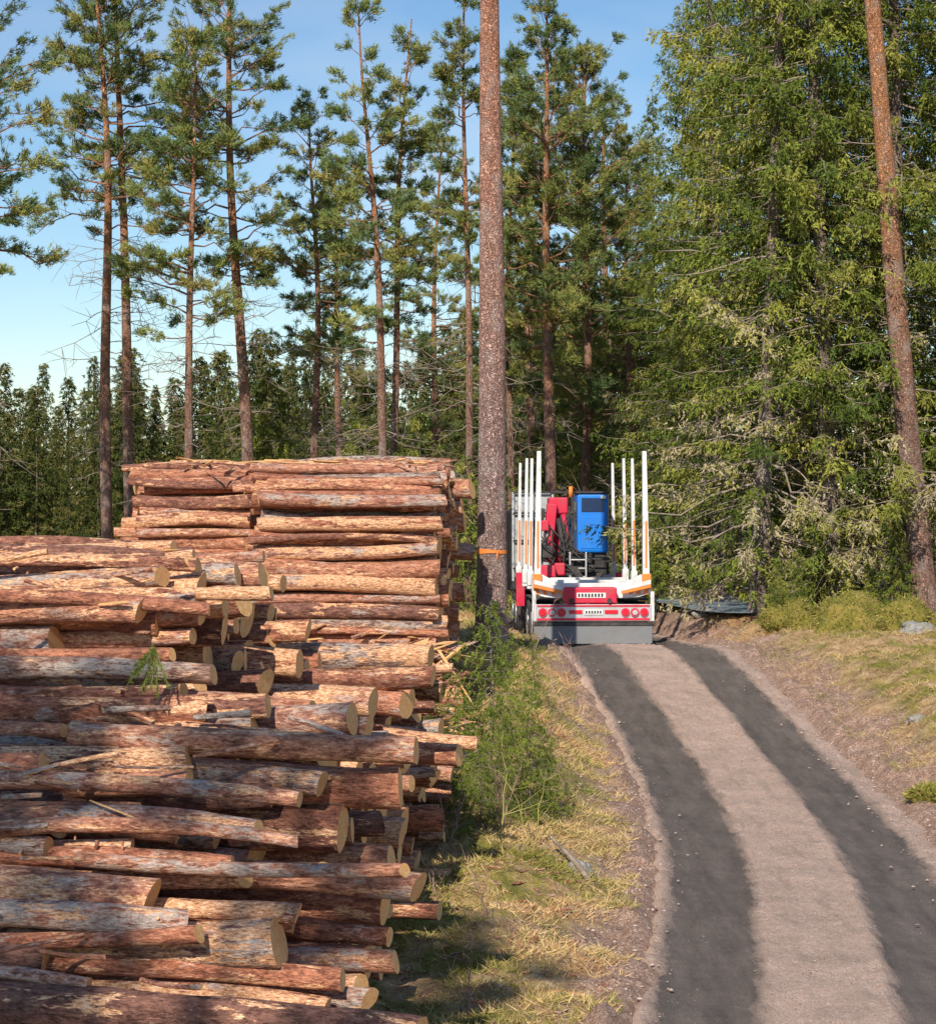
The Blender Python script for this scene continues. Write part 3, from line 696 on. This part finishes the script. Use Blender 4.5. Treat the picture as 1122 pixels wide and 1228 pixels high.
# rear
box('mud_flap', -1.26, 1.26, -.02, .0, .14, .52, FL, .004)
box('mud_flap_rail', -1.27, 1.27, -.04, .02, .52, .6, BK)
box('lamp_board', -1.24, 1.24, -.08, .04, .62, .98, AL)
box('lamp_strip', -1.2, 1.2, -.095, -.083, .64, .69, RD, .002)
box('lamp_strip', -1.2, 1.2, -.095, -.083, .93, .97, RD, .002)
for sx in (-1, 1):
    for k, xx in enumerate((.68, .88, 1.08)):
        cyl('lamp_ring', (sx*xx, -.12, .81), (sx*xx, -.08, .81), .092, RD, 20)
        cyl('tail_lamp', (sx*xx, -.14, .81), (sx*xx, -.12, .81), .055, LR if k != 1 else AL, 20)
    box('reflector', sx*.38-.14, sx*.38+.14, -.1, -.083, .78, .86, LR, .002)
    poly('side_marker', [(sx*1.22, .62), (sx*1.3, .62), (sx*1.3, 1.25), (sx*1.22, 1.25)], -.06, .0, W)
box('number_plate', -.2, .2, -.1, -.083, .76, .87, W, .002)
for k in range(6): box('plate_character', -.17+k*.06, -.135+k*.06, -.104, -.1005, .785, .845, BK, 0)
box('rear_centre_box', -.62, .5, -.1, .25, 1.0, 1.34, RD, .03)
box('name_plate', -.36, .26, -.112, -.102, 1.12, 1.23, W, .002)
for k in range(8): box('letter', -.33+k*.07, -.29+k*.07, -.117, -.113, 1.14, 1.21, BK, 0)
for sx in (-1, 1): cyl('hook', (sx*.4-.06, -.14, 1.06), (sx*.4-.06, -.1, 1.06), .05, BK)
poly('rear_bolster', [(-1.28, 1.6), (-1.05, 1.6), (-.7, 1.42), (.7, 1.42), (1.05, 1.6), (1.28, 1.6), (1.28, 1.2), (1.0, 1.12), (.7, 1.1), (-.7, 1.1), (-1.0, 1.12), (-1.28, 1.2)], .27, .42, W)
for sx in (-1, 1):
    for k in range(3):
        a = sx*(.8+k*.16)
        poly('chevron', [(a, 1.18), (a+sx*.07, 1.18), (a+sx*.13, 1.4), (a+sx*.06, 1.4)], .25, .266, OR, 0)
    poly('wing', [(sx*.62, 1.33), (sx*1.25, 1.5), (sx*1.25, 1.4), (sx*.62, 1.26)], .1, .15, W)
    poly('wing_edge', [(sx*.62, 1.255), (sx*1.25, 1.395), (sx*1.25, 1.33), (sx*.62, 1.19)], .1, .15, OR)
for k, (yy, top) in enumerate(((.3, 4.25), (2.5, 4.15), (4.2, 4.2), (6.6, 4.15))):
    if k: box('bolster', -1.24, 1.24, yy-.07, yy+.07, 1.22, 1.42, W)
    for sx in (-1, 1):
        w_ = .075 if k == 0 else .05
        bm = bmesh.new()
        xb = sx*1.17; xt = sx*1.13
        lo = [(xb-w_, yy-.08), (xb+w_, yy-.08), (xb+w_, yy+.08), (xb-w_, yy+.08)]
        hi = [(xt-w_*.6, yy-.05), (xt+w_*.6, yy-.05), (xt+w_*.6, yy+.05), (xt-w_*.6, yy+.05)]
        vb = [bm.verts.new((*p, 1.3)) for p in lo]; vt = [bm.verts.new((*p, top)) for p in hi]
        for j in range(4): bm.faces.new((vb[j], vb[(j+1) % 4], vt[(j+1) % 4], vt[j]))
        bm.faces.new(vt); bm.faces.new(vb[::-1]); obj('stake', bm, W, .01)
        box('stake_marking', xb-.02-sx*.01, xb+.02-sx*.01, yy-.094, yy-.086, 1.75, 2.75, OR, 0)
        box('stake_socket', xb-w_-.02, xb+w_+.02, yy-.1, yy+.1, 1.3, 1.62, W if k else OR)
# headboard
box('headboard', -1.2, -.25, 8.4, 8.46, 1.3, 3.45, GR)
for xx in (-1.2, -.7, -.2, .3, .75, 1.2): box('headboard_post', xx-.03, xx+.03, 8.32, 8.4, 1.2, 3.45, AL if xx < 0 else BK)
for zz in (1.5, 2.2, 2.9, 3.42): box('headboard_rail', -1.2, 1.2, 8.28, 8.32, zz, zz+.05, BK)
box('driver_cab', -1.23, 1.23, 8.75, 10.9, .9, 3.0, BK, .08)
box('driver_cab_rear_window', -.5, .5, 8.73, 8.747, 2.3, 2.8, GL, .01)
# crane
box('crane_base', -.75, .75, 5.3, 6.3, 1.2, 1.5, BK, .03)
for sx in (-1, 1): box('outrigger', sx*1.2-.1, sx*1.2+.1, 5.4, 5.65, .7, 1.5, RD)
cyl('crane_column', (-.3, 5.8, 1.5), (-.3, 5.8, 3.2), .19, RD, 24)
box('crane_column_head', -.52, -.06, 5.4, 6.05, 2.9, 3.3, RD, .04)
box('inner_boom', -.64, -.4, 5.2, 5.5, 1.75, 3.15, RD, .03, (0, .10, 0))
box('outer_boom', -.9, -.72, 5.3, 5.55, 1.6, 3.05, BK, .03, (0, .16, 0))
cyl('lift_cylinder', (-.1, 5.3, 1.6), (-.3, 5.3, 2.8), .07, BK); cyl('cylinder_rod', (-.72, 5.15, 1.7), (-.56, 5.15, 2.6), .035, AL)
cyl('lift_cylinder', (-.02, 5.2, 2.1), (-.2, 5.2, 2.9), .05, RD)
box('valve_block', -.28, .2, 5.1, 5.4, 1.9, 2.1, BK, .03); box('valve_block', -.8, -.45, 5.0, 5.15, 1.85, 2.15, BK, .03)
box('valve_block', .05, .55, 5.1, 5.4, 1.55, 1.75, BK, .03)
box('hose_reel', -.75, -.55, 5.0, 5.1, 2.5, 2.75, RD, .03); box('tool_box', -.95, -.45, 4.3, 4.7, 1.42, 1.7, RD, .03)
box('crane_platform', -.15, .9, 4.95, 5.9, 1.8, 1.86, BK)
box('ladder', -.08, -.04, 4.9, 4.94, 1.3, 2, AL); box('ladder', .3, .34, 4.9, 4.94, 1.3, 2, AL)
for zz in (1.4, 1.6, 1.8): box('ladder_rung', -.04, .3, 4.905, 4.935, zz, zz+.03, AL)
box('crane_cab', .12, .86, 5.0, 5.95, 1.98, 3.38, BL, .06)
box('crane_cab_window', .22, .76, 4.985, 4.998, 2.95, 3.28, GL, .02)
box('crane_cab_panel', .2, .78, 4.985, 4.998, 2.08, 2.84, BL, .02)
box('crane_cab_roof', .09, .89, 4.97, 5.98, 3.38, 3.44, BK, .03)
box('crane_cab_side_window', .108, .118, 5.15, 5.8, 2.5, 3.2, GL, .01)
cyl('beacon', (0, 5.4, 3.3), (0, 5.4, 3.56), .05, OR)
box('work_lamp', .67, .8, 4.93, 4.97, 3.26, 3.34, AL, .01)
box('grapple_head', -.5, -.2, 4.6, 4.9, 1.45, 1.75, RD, .04)
for sx in (-1, 1):
    poly('grapple_claw', [(-.35+sx*.1, 1.75), (-.35+sx*.45, 1.65), (-.35+sx*.62, 1.35), (-.35+sx*.5, 1.1), (-.35+sx*.46, 1.35), (-.35+sx*.3, 1.55)], 4.65, 4.85, BK)
mbh = MB()
for k in range(22):
    p0 = np.array([R.uniform(-.95, .1), R.uniform(4.95, 5.3), R.uniform(2.3, 3.1)]); p3 = np.array([R.uniform(-.9, .6), R.uniform(4.9, 5.2), R.uniform(1.4, 2.0)])
    md = (p0+p3)/2+np.array([R.normal(-.2, .25), -.15, -R.uniform(0, .3)])
    s = np.linspace(0, 1, 9)[:, None]; P = (1-s)**2*p0+2*s*(1-s)*md+s*s*p3
    mbh.tubes(P[None], np.full((1, 9), .018), 6, 0)
mbh.build('hydraulic_hoses', [BK], parent=truck)

# ribbon on the central pine
mbr = MB(); xr = PX(589.5, 38); zr = PZ(661, 38)
a = np.linspace(0, 2*np.pi, 33); rr = .28
V = np.concatenate([np.stack([xr+rr*np.cos(a), 38+rr*np.sin(a), zr-.035+.01*np.sin(3*a)], 1), np.stack([xr+rr*np.cos(a), 38+rr*np.sin(a), zr+.035+.012*np.sin(2*a)], 1)])
j = np.arange(32); mbr.add(V, np.stack([j, j+1, j+34, j+33], 1)); 
mbr.slivers(np.array([[xr+.12, 38-.27, zr], [xr+.1, 38-.27, zr]]), np.array([[.05, -.02, -.25], [.0, -.02, -.2]]), [.04, .04])
mbr.build('marking_ribbon', [OR])

# ------------------------------------------------------------------ light
w = bpy.data.worlds.new('World'); scene.world = w; w.use_nodes = True; nt = w.node_tree
bg = nt.nodes['Background']; sky = nt.nodes.new('ShaderNodeTexSky'); sky.sky_type = 'NISHITA'; sky.sun_disc = False
el = math.radians(36); hx, hy = -.26, -.966
sky.sun_elevation = el; sky.sun_rotation = math.atan2(hx, hy); sky.air_density = 1.0; sky.dust_density = .1; sky.ozone_density = 2.5
tc = nt.nodes.new('ShaderNodeTexCoord')
nf = noise_n(nt, tc.outputs['Generated'], 3.2, 4, .6, (1, 1, 3.))
cm = mix(nt, ramp(nt, nf, [(.5, g(0)), (.8, g(.4))]), sky.outputs[0], (7., 7.3, 7.8))
hs = N(nt, 'ShaderNodeHueSaturation'); hs.inputs['Saturation'].default_value = 1.15; nt.links.new(cm, hs.inputs['Color'])
nt.links.new(hs.outputs[0], bg.inputs[0]); bg.inputs[1].default_value = .12
sd = bpy.data.lights.new('sun', 'SUN'); sd.energy = 5; sd.angle = math.radians(.5); sd.color = (1, .92, .79)
so = bpy.data.objects.new('sun', sd); scene.collection.objects.link(so)
sv = Vector((hx*math.cos(el), hy*math.cos(el), math.sin(el))); so.rotation_euler = sv.to_track_quat('Z', 'Y').to_euler(); so.location = (-10, -20, 30)
cd = bpy.data.cameras.new('camera'); cam = bpy.data.objects.new('camera', cd); scene.collection.objects.link(cam)
cd.sensor_fit = 'VERTICAL'; cd.sensor_height = 24; cd.lens = F/1228*24; cd.clip_end = 5000
cam.location = (0, 0, CAMZ); cam.rotation_euler = (math.radians(90)-math.atan(24/F), 0, 0)
scene.camera = cam
scene.view_settings.view_transform = 'Standard'; scene.view_settings.look = 'None'; scene.view_settings.exposure = 0
